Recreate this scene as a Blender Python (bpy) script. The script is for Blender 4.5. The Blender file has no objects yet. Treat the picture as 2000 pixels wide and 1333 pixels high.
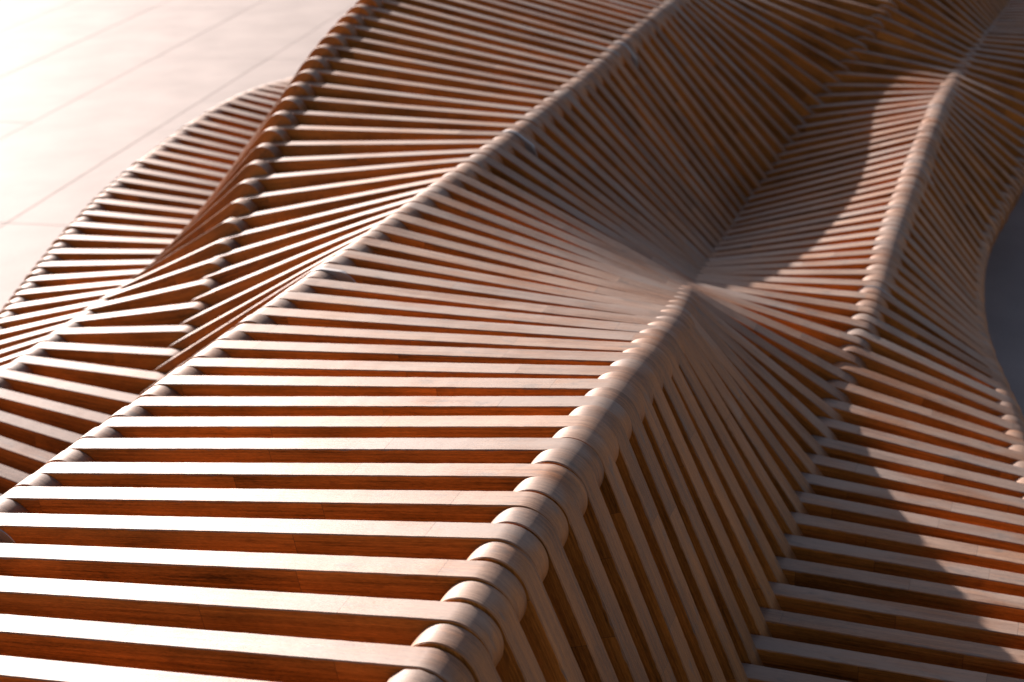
import bpy, math, random
from mathutils import Vector, Matrix
random.seed(7)
sc = bpy.context.scene
P = 0.03                       # pitch of the slats along the bench (m)
GZ = 24.0                      # hinge heights below are measured from 24 pitches above the ground

# ------------------------------------------------------------------ camera
cam_d = bpy.data.cameras.new("camera"); cam = bpy.data.objects.new("camera", cam_d)
sc.collection.objects.link(cam); sc.camera = cam
right = Vector((0.36142814, -0.93168767, -0.03643868)); up = Vector((0.39532153, 0.11772817, 0.91096705)); fwd = Vector((0.84444691, 0.34365412, -0.41086647))
m = Matrix((right, up, -fwd)).transposed().to_4x4()
m.translation = Vector((-26.64187739*P, -34.43839062*P, (26.71531268+GZ)*P))
cam.matrix_world = m
cam_d.sensor_width = 36; cam_d.lens = 50; cam_d.clip_start = 0.05; cam_d.clip_end = 2000
cam_d.dof.use_dof = True; cam_d.dof.focus_distance = 1.48; cam_d.dof.aperture_fstop = 7.1; cam_d.dof.aperture_blades = 8

# ------------------------------------------------------------------ sky, sun, exposure
SUN_AZ, SUN_EL = math.radians(55), math.radians(21.5)
w = bpy.data.worlds.new("World"); sc.world = w; w.use_nodes = True
nt = w.node_tree; bg = nt.nodes["Background"]
sky = nt.nodes.new("ShaderNodeTexSky"); sky.sky_type = 'NISHITA'; sky.sun_disc = False
sky.sun_elevation = SUN_EL; sky.sun_rotation = math.pi/2 - SUN_AZ; sky.air_density = 1.0; sky.dust_density = 2.5
tint = nt.nodes.new("ShaderNodeMix"); tint.data_type = 'RGBA'; tint.blend_type = 'MULTIPLY'; tint.inputs[0].default_value = 1
tint.inputs[7].default_value = (.92, .77, .72, 1)      # hazy warm evening sky
nt.links.new(sky.outputs[0], tint.inputs[6]); nt.links.new(tint.outputs[2], bg.inputs[0]); bg.inputs[1].default_value = 0.06
sun_d = bpy.data.lights.new("sun", 'SUN'); sun = bpy.data.objects.new("sun", sun_d); sc.collection.objects.link(sun)
sun_d.energy = 5.0; sun_d.angle = math.radians(0.7); sun_d.color = (1.0, 0.88, 0.83)
sd = Vector((math.cos(SUN_EL)*math.cos(SUN_AZ), math.cos(SUN_EL)*math.sin(SUN_AZ), math.sin(SUN_EL)))
sun.rotation_euler = sd.to_track_quat('Z', 'Y').to_euler()
sc.view_settings.view_transform = 'Standard'; sc.view_settings.look = 'None'
sc.view_settings.exposure = 1.2; sc.view_settings.gamma = 1.0
sc.cycles.max_bounces = 10; sc.cycles.diffuse_bounces = 8; sc.cycles.glossy_bounces = 4

# ------------------------------------------------------------------ materials
def newmat(name):
    mt = bpy.data.materials.new(name); mt.use_nodes = True
    n = mt.node_tree; return mt, n, n.nodes, n.links, n.nodes["Principled BSDF"]
def math_node(N, L, op, a, b=None, c=None):
    x = N.new("ShaderNodeMath"); x.operation = op
    for i, v in enumerate((a, b, c)):
        if v is None: continue
        if isinstance(v, (int, float)): x.inputs[i].default_value = v
        else: L.new(v, x.inputs[i])
    return x.outputs[0]
def wood(name, ca, cb, rough, worn, ca2=None, cb2=None):
    mt, n, N, L, B = newmat(name)
    uv = N.new("ShaderNodeUVMap"); uv.uv_map = "UVMap"
    sep = N.new("ShaderNodeSeparateXYZ"); L.new(uv.outputs[0], sep.inputs[0])
    u, v = sep.outputs[0], sep.outputs[1]
    # finger-jointed lengths of timber, each of its own tone
    sec = math_node(N, L, 'FLOOR', math_node(N, L, 'DIVIDE', u, 0.37))
    wn = N.new("ShaderNodeTexWhiteNoise"); wn.noise_dimensions = '1D'; L.new(sec, wn.inputs['W'])
    fr = math_node(N, L, 'FRACT', math_node(N, L, 'DIVIDE', u, 0.37))
    joint = math_node(N, L, 'LESS_THAN', fr, 0.0022)
    def noise(su, sv, sw, detail, rg=0.55):
        c = N.new("ShaderNodeCombineXYZ")
        L.new(math_node(N, L, 'MULTIPLY', u, su), c.inputs[0]); L.new(math_node(N, L, 'MULTIPLY', v, sv), c.inputs[1])
        L.new(math_node(N, L, 'MULTIPLY', wn.outputs[0], sw), c.inputs[2])
        t = N.new("ShaderNodeTexNoise"); t.inputs['Scale'].default_value = 1; t.inputs['Detail'].default_value = detail
        t.inputs['Roughness'].default_value = rg; L.new(c.outputs[0], t.inputs['Vector']); return t.outputs[0]
    grain = noise(9, 420, 40, 5); fine = noise(130, 1500, 20, 3, .7); blot = noise(7, 22, 9, 4); fig = noise(3, 60, 30, 3)
    spot = noise(28, 70, 55, 2)
    f = math_node(N, L, 'ADD', math_node(N, L, 'MULTIPLY', grain, .48), math_node(N, L, 'MULTIPLY', blot, .40))
    f = math_node(N, L, 'ADD', f, math_node(N, L, 'MULTIPLY', wn.outputs[0], .13 if worn else .10))
    f = math_node(N, L, 'ADD', f, math_node(N, L, 'MULTIPLY', fig, .24))
    f = math_node(N, L, 'ADD', f, math_node(N, L, 'MULTIPLY', math_node(N, L, 'SUBTRACT', fine, .5), .45))
    r = N.new("ShaderNodeValToRGB"); L.new(f, r.inputs[0])
    r.color_ramp.elements[0].position = .44 if worn else .39; r.color_ramp.elements[0].color = (*ca, 1)
    r.color_ramp.elements[1].position = .85 if worn else .82; r.color_ramp.elements[1].color = (*cb, 1)
    col = r.outputs[0]
    if ca2:      # greyed by rain on top; steep faces oily brown, with warm bounce light painted in
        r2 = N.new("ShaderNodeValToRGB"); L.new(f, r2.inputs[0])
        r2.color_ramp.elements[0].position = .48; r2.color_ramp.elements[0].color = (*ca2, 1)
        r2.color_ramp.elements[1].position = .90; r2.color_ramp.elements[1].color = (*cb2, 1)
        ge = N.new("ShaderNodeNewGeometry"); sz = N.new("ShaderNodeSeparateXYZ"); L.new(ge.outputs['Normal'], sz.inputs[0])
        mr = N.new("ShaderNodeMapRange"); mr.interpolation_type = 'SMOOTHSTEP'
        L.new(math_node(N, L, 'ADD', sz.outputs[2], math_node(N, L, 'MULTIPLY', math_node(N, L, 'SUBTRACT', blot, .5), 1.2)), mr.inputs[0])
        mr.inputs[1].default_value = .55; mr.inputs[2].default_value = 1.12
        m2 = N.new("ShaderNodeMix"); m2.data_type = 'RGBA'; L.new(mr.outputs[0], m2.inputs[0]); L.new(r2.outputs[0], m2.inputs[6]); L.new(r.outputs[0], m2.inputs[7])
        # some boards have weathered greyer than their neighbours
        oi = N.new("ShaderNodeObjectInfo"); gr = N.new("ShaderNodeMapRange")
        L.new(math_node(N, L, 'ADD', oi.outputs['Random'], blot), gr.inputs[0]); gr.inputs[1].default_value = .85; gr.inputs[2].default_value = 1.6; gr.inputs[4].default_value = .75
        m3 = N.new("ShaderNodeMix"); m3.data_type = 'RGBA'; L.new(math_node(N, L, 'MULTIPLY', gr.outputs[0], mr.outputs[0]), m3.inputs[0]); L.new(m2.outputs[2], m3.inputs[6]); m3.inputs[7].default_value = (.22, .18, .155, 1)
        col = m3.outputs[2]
    # dark weather stains
    st = N.new("ShaderNodeMapRange"); L.new(spot, st.inputs[0]); st.inputs[1].default_value = .60; st.inputs[2].default_value = .72
    st.inputs[3].default_value = 0; st.inputs[4].default_value = .55 if worn else .35
    mx = N.new("ShaderNodeMix"); mx.data_type = 'RGBA'; L.new(st.outputs[0], mx.inputs[0]); L.new(col, mx.inputs[6]); mx.inputs[7].default_value = (.10, .085, .075, 1) if worn else (.10, .035, .012, 1)
    mj = N.new("ShaderNodeMix"); mj.data_type = 'RGBA'; L.new(math_node(N, L, 'MULTIPLY', joint, .6), mj.inputs[0]); L.new(mx.outputs[2], mj.inputs[6]); mj.inputs[7].default_value = (.06, .03, .015, 1)
    L.new(mj.outputs[2], B.inputs['Base Color'])
    rr = N.new("ShaderNodeMapRange"); L.new(math_node(N, L, 'ADD', math_node(N, L, 'MULTIPLY', grain, .5), math_node(N, L, 'MULTIPLY', blot, .5)), rr.inputs[0])
    rr.inputs[1].default_value = .3; rr.inputs[2].default_value = .7; rr.inputs[3].default_value = rough-.09; rr.inputs[4].default_value = rough+.11
    L.new(rr.outputs[0], B.inputs['Roughness'])
    B.inputs['Specular IOR Level'].default_value = .85 if worn else .2
    if worn: B.inputs['Coat Weight'].default_value = .0; B.inputs['Coat Roughness'].default_value = .30; B.inputs['Coat IOR'].default_value = 1.45
    bp = N.new("ShaderNodeBump"); bp.inputs['Strength'].default_value = .55 if worn else .3; bp.inputs['Distance'].default_value = .0009
    h = math_node(N, L, 'ADD', math_node(N, L, 'MULTIPLY', fine, .7), math_node(N, L, 'ADD', math_node(N, L, 'MULTIPLY', grain, .8), math_node(N, L, 'MULTIPLY', joint, -1.5)))
    L.new(h, bp.inputs['Height']); L.new(bp.outputs[0], B.inputs['Normal'])
    return mt
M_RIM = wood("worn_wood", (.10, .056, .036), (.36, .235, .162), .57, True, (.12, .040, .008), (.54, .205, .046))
M_SIDE = wood("oiled_wood", (.055, .020, .005), (.68, .24, .042), .42, False)
mt, n, N, L, B = newmat("galvanised_steel"); M_STEEL = mt
B.inputs['Base Color'].default_value = (.45, .46, .47, 1); B.inputs['Metallic'].default_value = .9; B.inputs['Roughness'].default_value = .5
tc = N.new("ShaderNodeTexCoord"); tx = N.new("ShaderNodeTexNoise"); tx.inputs['Scale'].default_value = 90; L.new(tc.outputs['Object'], tx.inputs[0])
bp = N.new("ShaderNodeBump"); bp.inputs['Strength'].default_value = .2; bp.inputs['Distance'].default_value = .001; L.new(tx.outputs[0], bp.inputs['Height']); L.new(bp.outputs[0], B.inputs['Normal'])
def stone(name, c0, c1):
    mt, n, N, L, B = newmat(name)
    tc = N.new("ShaderNodeTexCoord")
    a = N.new("ShaderNodeTexNoise"); a.inputs['Scale'].default_value = 3.5; a.inputs['Detail'].default_value = 6; L.new(tc.outputs['Object'], a.inputs[0])
    b = N.new("ShaderNodeTexNoise"); b.inputs['Scale'].default_value = 160; b.inputs['Detail'].default_value = 3; L.new(tc.outputs['Object'], b.inputs[0])
    f = math_node(N, L, 'ADD', math_node(N, L, 'MULTIPLY', a.outputs[0], .6), math_node(N, L, 'MULTIPLY', b.outputs[0], .4))
    r = N.new("ShaderNodeValToRGB"); L.new(f, r.inputs[0]); r.color_ramp.elements[0].position = .36; r.color_ramp.elements[0].color = (*c0, 1)
    r.color_ramp.elements[1].position = .64; r.color_ramp.elements[1].color = (*c1, 1); L.new(r.outputs[0], B.inputs['Base Color'])
    B.inputs['Roughness'].default_value = .7; B.inputs['Specular IOR Level'].default_value = .25
    bp = N.new("ShaderNodeBump"); bp.inputs['Strength'].default_value = .3; bp.inputs['Distance'].default_value = .001; L.new(b.outputs[0], bp.inputs['Height']); L.new(bp.outputs[0], B.inputs['Normal'])
    return mt
M_SLAB = stone("concrete_slab", (.27, .24, .225), (.37, .325, .305)); M_BED = stone("joint_sand", (.25, .225, .215), (.31, .28, .265))

# ------------------------------------------------------------------ hinge lines of the bench (y, z in pitches for every 4th slat)
HS=4
HX0=-10
HINGES={
 'A':[(25.70,-11.32),(25.80,-11.39),(25.90,-11.46),(26.01,-11.53),(26.13,-11.60),(26.27,-11.68),(26.44,-11.76),(26.66,-11.84),(26.96,-11.93),(27.36,-12.01),(27.93,-12.06),(28.71,-12.07),(29.74,-11.99),(30.99,-11.81),(32.32,-11.47),(33.56,-10.98),(34.62,-10.41),(35.49,-9.81),(36.22,-9.26),(36.85,-8.83),(37.41,-8.51),(37.89,-8.26),(38.27,-8.01),(38.52,-7.79),(38.67,-7.69),(38.76,-7.83),(38.83,-8.19),(38.84,-8.68),(38.76,-9.24),(38.56,-9.79),(38.21,-10.28),(37.75,-10.67),(37.19,-10.98),(36.57,-11.20),(35.93,-11.36),(35.29,-11.47),(34.65,-11.54),(34.00,-11.58),(33.35,-11.58),(32.67,-11.55),(31.97,-11.50),(31.23,-11.43),(30.46,-11.34),(29.66,-11.23),(28.84,-11.12),(28.01,-11.01)],
 'B':[(17.90,-9.26),(18.26,-9.26),(18.61,-9.26),(18.97,-9.26),(19.32,-9.26),(19.68,-9.26),(20.03,-9.26),(20.38,-9.25),(20.74,-9.25),(21.09,-9.24),(21.44,-9.22),(21.78,-9.18),(22.13,-9.18),(22.51,-9.25),(22.98,-9.40),(23.60,-9.56),(24.39,-9.64),(25.35,-9.64),(26.41,-9.57),(27.54,-9.48),(28.66,-9.38),(29.74,-9.27),(30.73,-9.11),(31.61,-8.90),(32.35,-8.68),(32.92,-8.51),(33.32,-8.42),(33.50,-8.40),(33.45,-8.42),(33.19,-8.48),(32.74,-8.56),(32.14,-8.65),(31.44,-8.74),(30.68,-8.84),(29.89,-8.93),(29.07,-9.02),(28.25,-9.10),(27.42,-9.16),(26.60,-9.22),(25.79,-9.27),(24.98,-9.31),(24.18,-9.34),(23.39,-9.37),(22.59,-9.39),(21.80,-9.41),(21.01,-9.43)],
 'C':[(10.74,-10.03),(10.28,-10.51),(9.87,-10.96),(9.53,-11.37),(9.32,-11.71),(9.28,-11.94),(9.45,-12.03),(9.80,-11.93),(10.28,-11.60),(10.81,-10.98),(11.35,-10.08),(11.92,-9.02),(12.65,-7.84),(13.61,-6.56),(14.63,-5.38),(15.64,-4.13),(16.59,-2.80),(17.45,-1.57),(18.22,-0.48),(18.89,0.59),(19.48,1.56),(19.95,2.37),(20.32,3.06),(20.63,3.66),(20.90,4.14),(21.13,4.46),(21.28,4.61),(21.32,4.59),(21.22,4.34),(20.94,3.81),(20.47,2.95),(19.81,1.74),(18.97,0.25),(18.03,-1.45),(17.02,-3.22),(16.01,-4.98),(15.05,-6.62),(14.16,-8.08),(13.35,-9.31),(12.63,-10.28),(12.01,-10.97),(11.48,-11.38),(11.03,-11.53),(10.64,-11.48),(10.31,-11.30),(9.99,-11.02)],
 'D':[(1.48,-1.79),(1.39,-1.67),(1.31,-1.55),(1.23,-1.44),(1.14,-1.34),(1.05,-1.28),(0.96,-1.25),(0.86,-1.21),(0.77,-1.17),(0.68,-1.12),(0.58,-1.08),(0.47,-1.04),(0.37,-0.99),(0.30,-0.95),(0.26,-0.93),(0.23,-0.93),(0.22,-0.92),(0.22,-0.91),(0.24,-0.89),(0.30,-0.87),(0.38,-0.85),(0.48,-0.85),(0.59,-0.81),(0.70,-0.72),(0.79,-0.62),(0.86,-0.50),(0.92,-0.42),(1.02,-0.40),(1.15,-0.44),(1.32,-0.52),(1.50,-0.62),(1.68,-0.72),(1.86,-0.82),(2.05,-0.92),(2.23,-1.02),(2.41,-1.12),(2.59,-1.22),(2.77,-1.32),(2.96,-1.42),(3.14,-1.52),(3.32,-1.62),(3.50,-1.72),(3.68,-1.82),(3.87,-1.93),(4.05,-2.03),(4.23,-2.13)],
 'E':[(-20.04,1.04),(-19.94,1.20),(-19.92,1.43),(-19.96,1.73),(-19.94,2.03),(-19.87,2.19),(-19.79,2.12),(-19.60,1.78),(-19.29,1.18),(-18.92,0.39),(-18.44,-0.56),(-17.79,-1.66),(-17.02,-2.83),(-16.20,-4.03),(-15.35,-5.31),(-14.49,-6.73),(-13.65,-8.15),(-12.89,-9.45),(-12.22,-10.58),(-11.65,-11.53),(-11.16,-12.33),(-10.76,-12.96),(-10.42,-13.45),(-10.16,-13.78),(-10.05,-13.87),(-10.17,-13.68),(-10.44,-13.26),(-10.76,-12.71),(-11.14,-12.03),(-11.67,-11.14),(-12.43,-9.95),(-13.32,-8.55),(-14.24,-7.08),(-15.09,-5.64),(-15.85,-4.33),(-16.51,-3.15),(-17.09,-2.12),(-17.58,-1.23),(-17.99,-0.46),(-18.35,0.21),(-18.65,0.79),(-18.91,1.31),(-19.14,1.77),(-19.36,2.20),(-19.56,2.61),(-19.75,3.02)],
 'F':[(-25.73,-10.63),(-25.52,-10.63),(-25.32,-10.63),(-25.12,-10.64),(-24.93,-10.64),(-24.75,-10.63),(-24.59,-10.61),(-24.48,-10.58),(-24.40,-10.52),(-24.33,-10.45),(-24.22,-10.39),(-24.12,-10.39),(-24.08,-10.39),(-24.13,-10.27),(-24.27,-9.93),(-24.43,-9.48),(-24.51,-9.14),(-24.47,-8.97),(-24.35,-8.94),(-24.20,-8.98),(-24.08,-9.03),(-23.99,-9.08),(-23.93,-9.10),(-23.89,-9.08),(-23.86,-9.05),(-23.83,-8.99),(-23.80,-8.92),(-23.76,-8.88),(-23.70,-8.91),(-23.64,-9.03),(-23.63,-9.21),(-23.75,-9.30),(-24.01,-9.23),(-24.35,-9.07),(-24.68,-8.91),(-24.96,-8.81),(-25.19,-8.81),(-25.39,-8.89),(-25.57,-9.03),(-25.76,-9.18),(-25.94,-9.34),(-26.11,-9.51),(-26.29,-9.67),(-26.47,-9.84),(-26.65,-10.01),(-26.83,-10.17)],
 'G':[(-41.18,-9.88),(-40.93,-9.90),(-40.68,-9.92),(-40.39,-9.95),(-40.07,-9.97),(-39.69,-10.01),(-39.25,-10.05),(-38.75,-10.09),(-38.19,-10.16),(-37.58,-10.27),(-36.93,-10.49),(-36.24,-10.86),(-35.53,-11.30),(-34.81,-11.71),(-34.07,-12.01),(-33.30,-12.29),(-32.50,-12.69),(-31.73,-13.22),(-31.02,-13.80),(-30.41,-14.33),(-29.89,-14.78),(-29.46,-15.11),(-29.13,-15.33),(-28.91,-15.45),(-28.85,-15.51),(-28.99,-15.54),(-29.35,-15.51),(-29.83,-15.39),(-30.32,-15.14),(-30.71,-14.70),(-31.06,-13.99),(-31.51,-12.93),(-32.14,-11.66),(-32.86,-10.52),(-33.64,-9.67),(-34.44,-9.12),(-35.26,-8.81),(-36.08,-8.64),(-36.90,-8.55),(-37.72,-8.48),(-38.55,-8.43),(-39.37,-8.37),(-40.19,-8.32),(-41.02,-8.27),(-41.84,-8.22),(-42.66,-8.17)],
}

def hinge(name, s):
    a = HINGES[name]; t = (s-HX0)/HS; i = min(max(int(math.floor(t)), 0), len(a)-2); f = t-i
    p = [Vector(a[min(max(i+d, 0), len(a)-1)]) for d in (-1, 0, 1, 2)]
    return 0.5*((2*p[1])+(-p[0]+p[2])*f+(2*p[0]-5*p[1]+4*p[2]-p[3])*f*f+(-p[0]+3*p[1]-3*p[2]+p[3])*f**3)
def hp(name, s):
    if s < -10: s = -20-s                # the wave runs on behind the camera
    if name == 'Z': a = hinge('A', s); return Vector((a[0]-2.5, -22.9))
    if name == 'H': a = hinge('G', s); return Vector((a[0]+9, -22.9))
    return hinge(name, s)
def wpt(s, yz): return Vector((s*P, yz[0]*P, (yz[1]+GZ)*P))

def slat_geo(a, b, x0, x1, r, nseg, bev, u0, sub=0, rnd=None):
    """stadium board between hinge centres a and b (y,z), from x0 to x1; all in pitches. returns verts, faces, uvs, mats, smooth"""
    d = b-a; ln = d.length; u = d/ln; nn = Vector((-u[1], u[0]))
    wob = [(rnd.random(), rnd.random()) for _ in range(2*sub+2)] if sub else None
    def outline(rr):
        pts = []
        for i in range(nseg+1):
            t = math.pi/2+math.pi*i/nseg; pts.append((a+u*(math.cos(t)*rr)+nn*(math.sin(t)*rr), 0))
        for i in range(nseg+1):
            t = -math.pi/2+math.pi*i/nseg; pts.append((b+u*(math.cos(t)*rr)+nn*(math.sin(t)*rr), 1))
        pts = [p[0] for p in pts]
        if sub:       # worn straight edges: slight waves, and nicks in the arris
            h = nseg+1; lower, upper = [], []
            for i in range(1, sub):
                f = i/sub
                for lst, p, q, sg, k in ((lower, pts[h-1], pts[h], -1, i), (upper, pts[-1], pts[0], 1, sub+i)):
                    dz = (wob[k][0]-.5)*.010
                    if rr < r: dz -= (wob[k][1]**6)*.05
                    lst.append(p.lerp(q, f)+nn*(sg*dz))
            pts = pts[:h]+lower+pts[h:]+upper
        return pts
    O, I = outline(r), outline(r-bev); n = len(O)
    V, F, UV, MT, SM = [], [], [], [], []
    per = [0]
    for i in range(n): per.append(per[-1]+(O[(i+1) % n]-O[i]).length)
    def cap(x, flip):
        base = len(V); V.extend((x, p[0], p[1]) for p in I)
        idx = list(range(base, base+n))
        if not flip: idx.reverse()
        F.append(idx); MT.append(1); SM.append(False)
        UV.append([(((I[j-base]-a).dot(u))*P+u0, ((I[j-base]-a).dot(nn))*P+(0 if flip else .3)) for j in idx])
    def strip(ra, xa, rb, xb, mt_):
        base = len(V); V.extend((xa, p[0], p[1]) for p in ra); V.extend((xb, p[0], p[1]) for p in rb)
        for i in range(n):
            j = (i+1) % n; F.append([base+i, base+j, base+n+j, base+n+i]); MT.append(mt_); SM.append(True)
            UV.append([(per[i]*P+u0+.11, xa*P), (per[i+1]*P+u0+.11, xa*P), (per[i+1]*P+u0+.11, xb*P), (per[i]*P+u0+.11, xb*P)])
    cap(x0, False); strip(I, x0, O, x0+bev, 0); strip(O, x0+bev, O, x1-bev, 0); strip(O, x1-bev, I, x1, 0); cap(x1, True)
    return V, F, UV, MT, SM
def build(name, geos, mats, parent, origin):
    V, F, UV, MT, SM = [], [], [], [], []
    for g in geos:
        k = len(V); V += g[0]; F += [[i+k for i in f] for f in g[1]]; UV += g[2]; MT += g[3]; SM += g[4]
    me = bpy.data.meshes.new(name)
    me.from_pydata([(x*P-origin[0], y*P-origin[1], (z+GZ)*P-origin[2]) for x, y, z in V], [], F)
    for m_ in mats: me.materials.append(m_)
    me.polygons.foreach_set("material_index", MT); me.polygons.foreach_set("use_smooth", SM)
    ul = me.uv_layers.new(name="UVMap"); flat = [c for f in UV for p in f for c in p]; ul.data.foreach_set("uv", flat)
    me.update()
    ob = bpy.data.objects.new(name, me); sc.collection.objects.link(ob)
    ob.location = origin
    if parent: ob.parent = parent; ob.matrix_parent_inverse = parent.matrix_world.inverted()
    return ob

# ------------------------------------------------------------------ ground
gnd = None
me = bpy.data.meshes.new("ground"); g = 60.0
me.from_pydata([(-g, -g, -.0035), (g*2, -g, -.0035), (g*2, g*1.5, -.0035), (-g, g*1.5, -.0035)], [], [(0, 1, 2, 3)]); me.materials.append(M_BED)
gnd = bpy.data.objects.new("ground", me); sc.collection.objects.link(gnd); gnd["kind"] = "structure"; gnd["label"] = "pale concrete slab paving around the bench"
ga = math.radians(8.6); e1 = Vector((math.cos(ga), math.sin(ga), 0)); e2 = Vector((-math.sin(ga), math.cos(ga), 0))
o0 = Vector((165.4*P, 104.0*P, 0)); SW, SL, JT = 19.3*P, 78*P, .0022
def slab_mesh():
    hx, hy, t, b = SL/2-JT/2, SW/2-JT/2, .05, .0012
    v = [(-hx, -hy, -t), (hx, -hy, -t), (hx, hy, -t), (-hx, hy, -t), (-hx, -hy, -b), (hx, -hy, -b), (hx, hy, -b), (-hx, hy, -b),
         (-hx+b, -hy+b, 0), (hx-b, -hy+b, 0), (hx-b, hy-b, 0), (-hx+b, hy-b, 0)]
    f = [(8, 9, 10, 11)]
    for k in (0, 4):
        for i in range(4): j = (i+1) % 4; f.append((k+i, k+j, k+4+j, k+4+i))
    me = bpy.data.meshes.new("slab"); me.from_pydata(v, [], f); me.materials.append(M_SLAB); return me
slab_me = slab_mesh(); far = []
for row in range(-14, 24):
    off = .5 if (row % 4) in (0, 1) else 0
    for k in range(-4, 7):
        c = o0+e1*((k-.5+off)*SL)+e2*((row+.5)*SW)
        if not (-5 < c.x < 16 and -8 < c.y < 13): continue
        ob = bpy.data.objects.new("slab", slab_me); sc.collection.objects.link(ob)
        ob.location = c+Vector((0, 0, random.uniform(-.0006, .0006))); ob.rotation_euler = (0, 0, ga); ob.parent = gnd

# ------------------------------------------------------------------ bench
bench = bpy.data.objects.new("bench", None); sc.collection.objects.link(bench)
bench.location = wpt(40, (0, -24)); bench["label"] = "long wavy bench of interleaved brown wooden slats standing on pale paving"; bench["category"] = "bench"
bpy.context.view_layer.update()
def px(s, yz):
    v = wpt(s, yz)-m.translation; z = v.dot(fwd)
    if z < .1: return None
    return (1000+2777.8*v.dot(right)/z, 666.5-2777.8*v.dot(up)/z, z)
sheets = [('Z', 'A', 0), ('A', 'B', 1), ('B', 'C', 0), ('C', 'D', 1), ('D', 'E', 0), ('E', 'F', 1), ('F', 'G', 0), ('G', 'H', 1)]
items = []
for ka, kb, par in sheets:
    for s in range(-64, 171):
        if s % 2 != par: continue
        a, b = hp(ka, s), hp(kb, s)
        lift = min(max((s-34)/14, 0), 1)         # the outer boards stand a little proud of the next ones along this crest
        if ka == 'C': a = a+Vector((-.10, -.34))*lift
        if kb == 'C': b = b+Vector((.10, .14))*lift
        area = 0; K = 24
        for i in range(K):
            q = px(s, a.lerp(b, (i+.5)/K)+Vector((0, .9)))
            if q and -5 < q[0] < 2005 and -5 < q[1] < 1338: area += (b-a).length/K*(1/q[2]**2)
        if ka in 'ZG': area *= .1                       # the leg boards, behind the others
        if (ka == 'A' and s > 88) or (ka == 'B' and (s > 54)): area *= .05    # hidden behind the crest
        items.append((area, ka, kb, s, a, b))
items.sort(key=lambda t: -t[0])
rest = []
slats = {}
for rank, (area, ka, kb, s, a, b) in enumerate(items):
    near = area > 0 and rank < 300
    dist = ((wpt(s, a)+wpt(s, b))/2-m.translation).length
    nseg = 28 if dist < 2.3 else (16 if dist < 3.6 else 10)
    if not near: nseg = 8
    rj = random.Random(s*31+ord(ka))
    dx = {1: .035, 0: 0}[s % 2]+rj.uniform(-.008, .008)
    r = 1.2+rj.uniform(-.012, .012)
    j1, j2 = Vector((rj.uniform(-.035, .035), rj.uniform(-.035, .035))), Vector((rj.uniform(-.035, .035), rj.uniform(-.035, .035)))
    geo = slat_geo(a+j1, b+j2, s-.478+dx, s+.478+dx, r, nseg, .035, rj.uniform(0, 400), (60 if dist < 2.1 else 24) if near and dist < 2.8 else 0, rj)
    if near:
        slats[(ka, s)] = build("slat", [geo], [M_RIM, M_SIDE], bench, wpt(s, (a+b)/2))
    else: rest.append(geo)
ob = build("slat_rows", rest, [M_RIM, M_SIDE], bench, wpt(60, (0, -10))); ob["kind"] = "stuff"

# galvanised steel plates let into the hinges of every 13th slat
def plate(x, c, c2, r, t, nseg=28):
    return slat_geo(c, c2, x-t/2, x+t/2, r, nseg, .02, 0)
for s in (7, 33, 59, 85, 111, 137):
    for k, kin in (('D', 'E'), ('F', 'G')):
        c = hp(k, s+.5); d = (hp(kin, s+.5)-c).normalized()
        if k == 'F' and s < 40: continue
        for xx, tt in ((s+.60, .24),) if k == 'D' else ((s-.50, .10),):
          g_ = plate(xx, c, c+d*.9, 1.24 if k == 'D' else 1.215, tt)
          build("steel_plate", [(g_[0], g_[1], g_[2], [0]*len(g_[3]), g_[4])], [M_STEEL], bench, wpt(s, c))

# pale plugs over the pin holes at the crest of the nearest backrest slats
def plug(s, c, nrm, rad):
    tg = Vector((-nrm[1], nrm[0])); V = [(0, 0)]; n = 14
    ring = [(math.cos(2*math.pi*i/n)*rad, math.sin(2*math.pi*i/n)*rad*1.5) for i in range(n)]
    top = c+nrm*1.216; low = c+nrm*1.18
    vs = [(s+q[0], top[0]+tg[0]*q[1], top[1]+tg[1]*q[1]) for q in ring]+[(s+q[0]*1.15, low[0]+tg[0]*q[1]*1.15, low[1]+tg[1]*q[1]*1.15) for q in ring]
    fs = [list(range(n))]+[[i, n+i, n+(i+1) % n, (i+1) % n] for i in range(n)]
    return vs, fs, [[(v[0]*P+.2, v[1]*P) for v in (vs[i] for i in f)] for f in fs], [0]*len(fs), [False]*len(fs)
for s in range(3, 25, 2):
    a, b = hp('E', s), hp('F', s); d = (b-a).normalized(); nrm = Vector((-d[1], d[0]))
    if nrm[1] < 0: nrm = -nrm
    rj = random.Random(s)
    build("wood_plug", [plug(s+.035+rj.uniform(-.1, .1), a+d*rj.uniform(.0, .35), nrm, .10)], [M_RIM], slats[('E', s)], wpt(s, a))
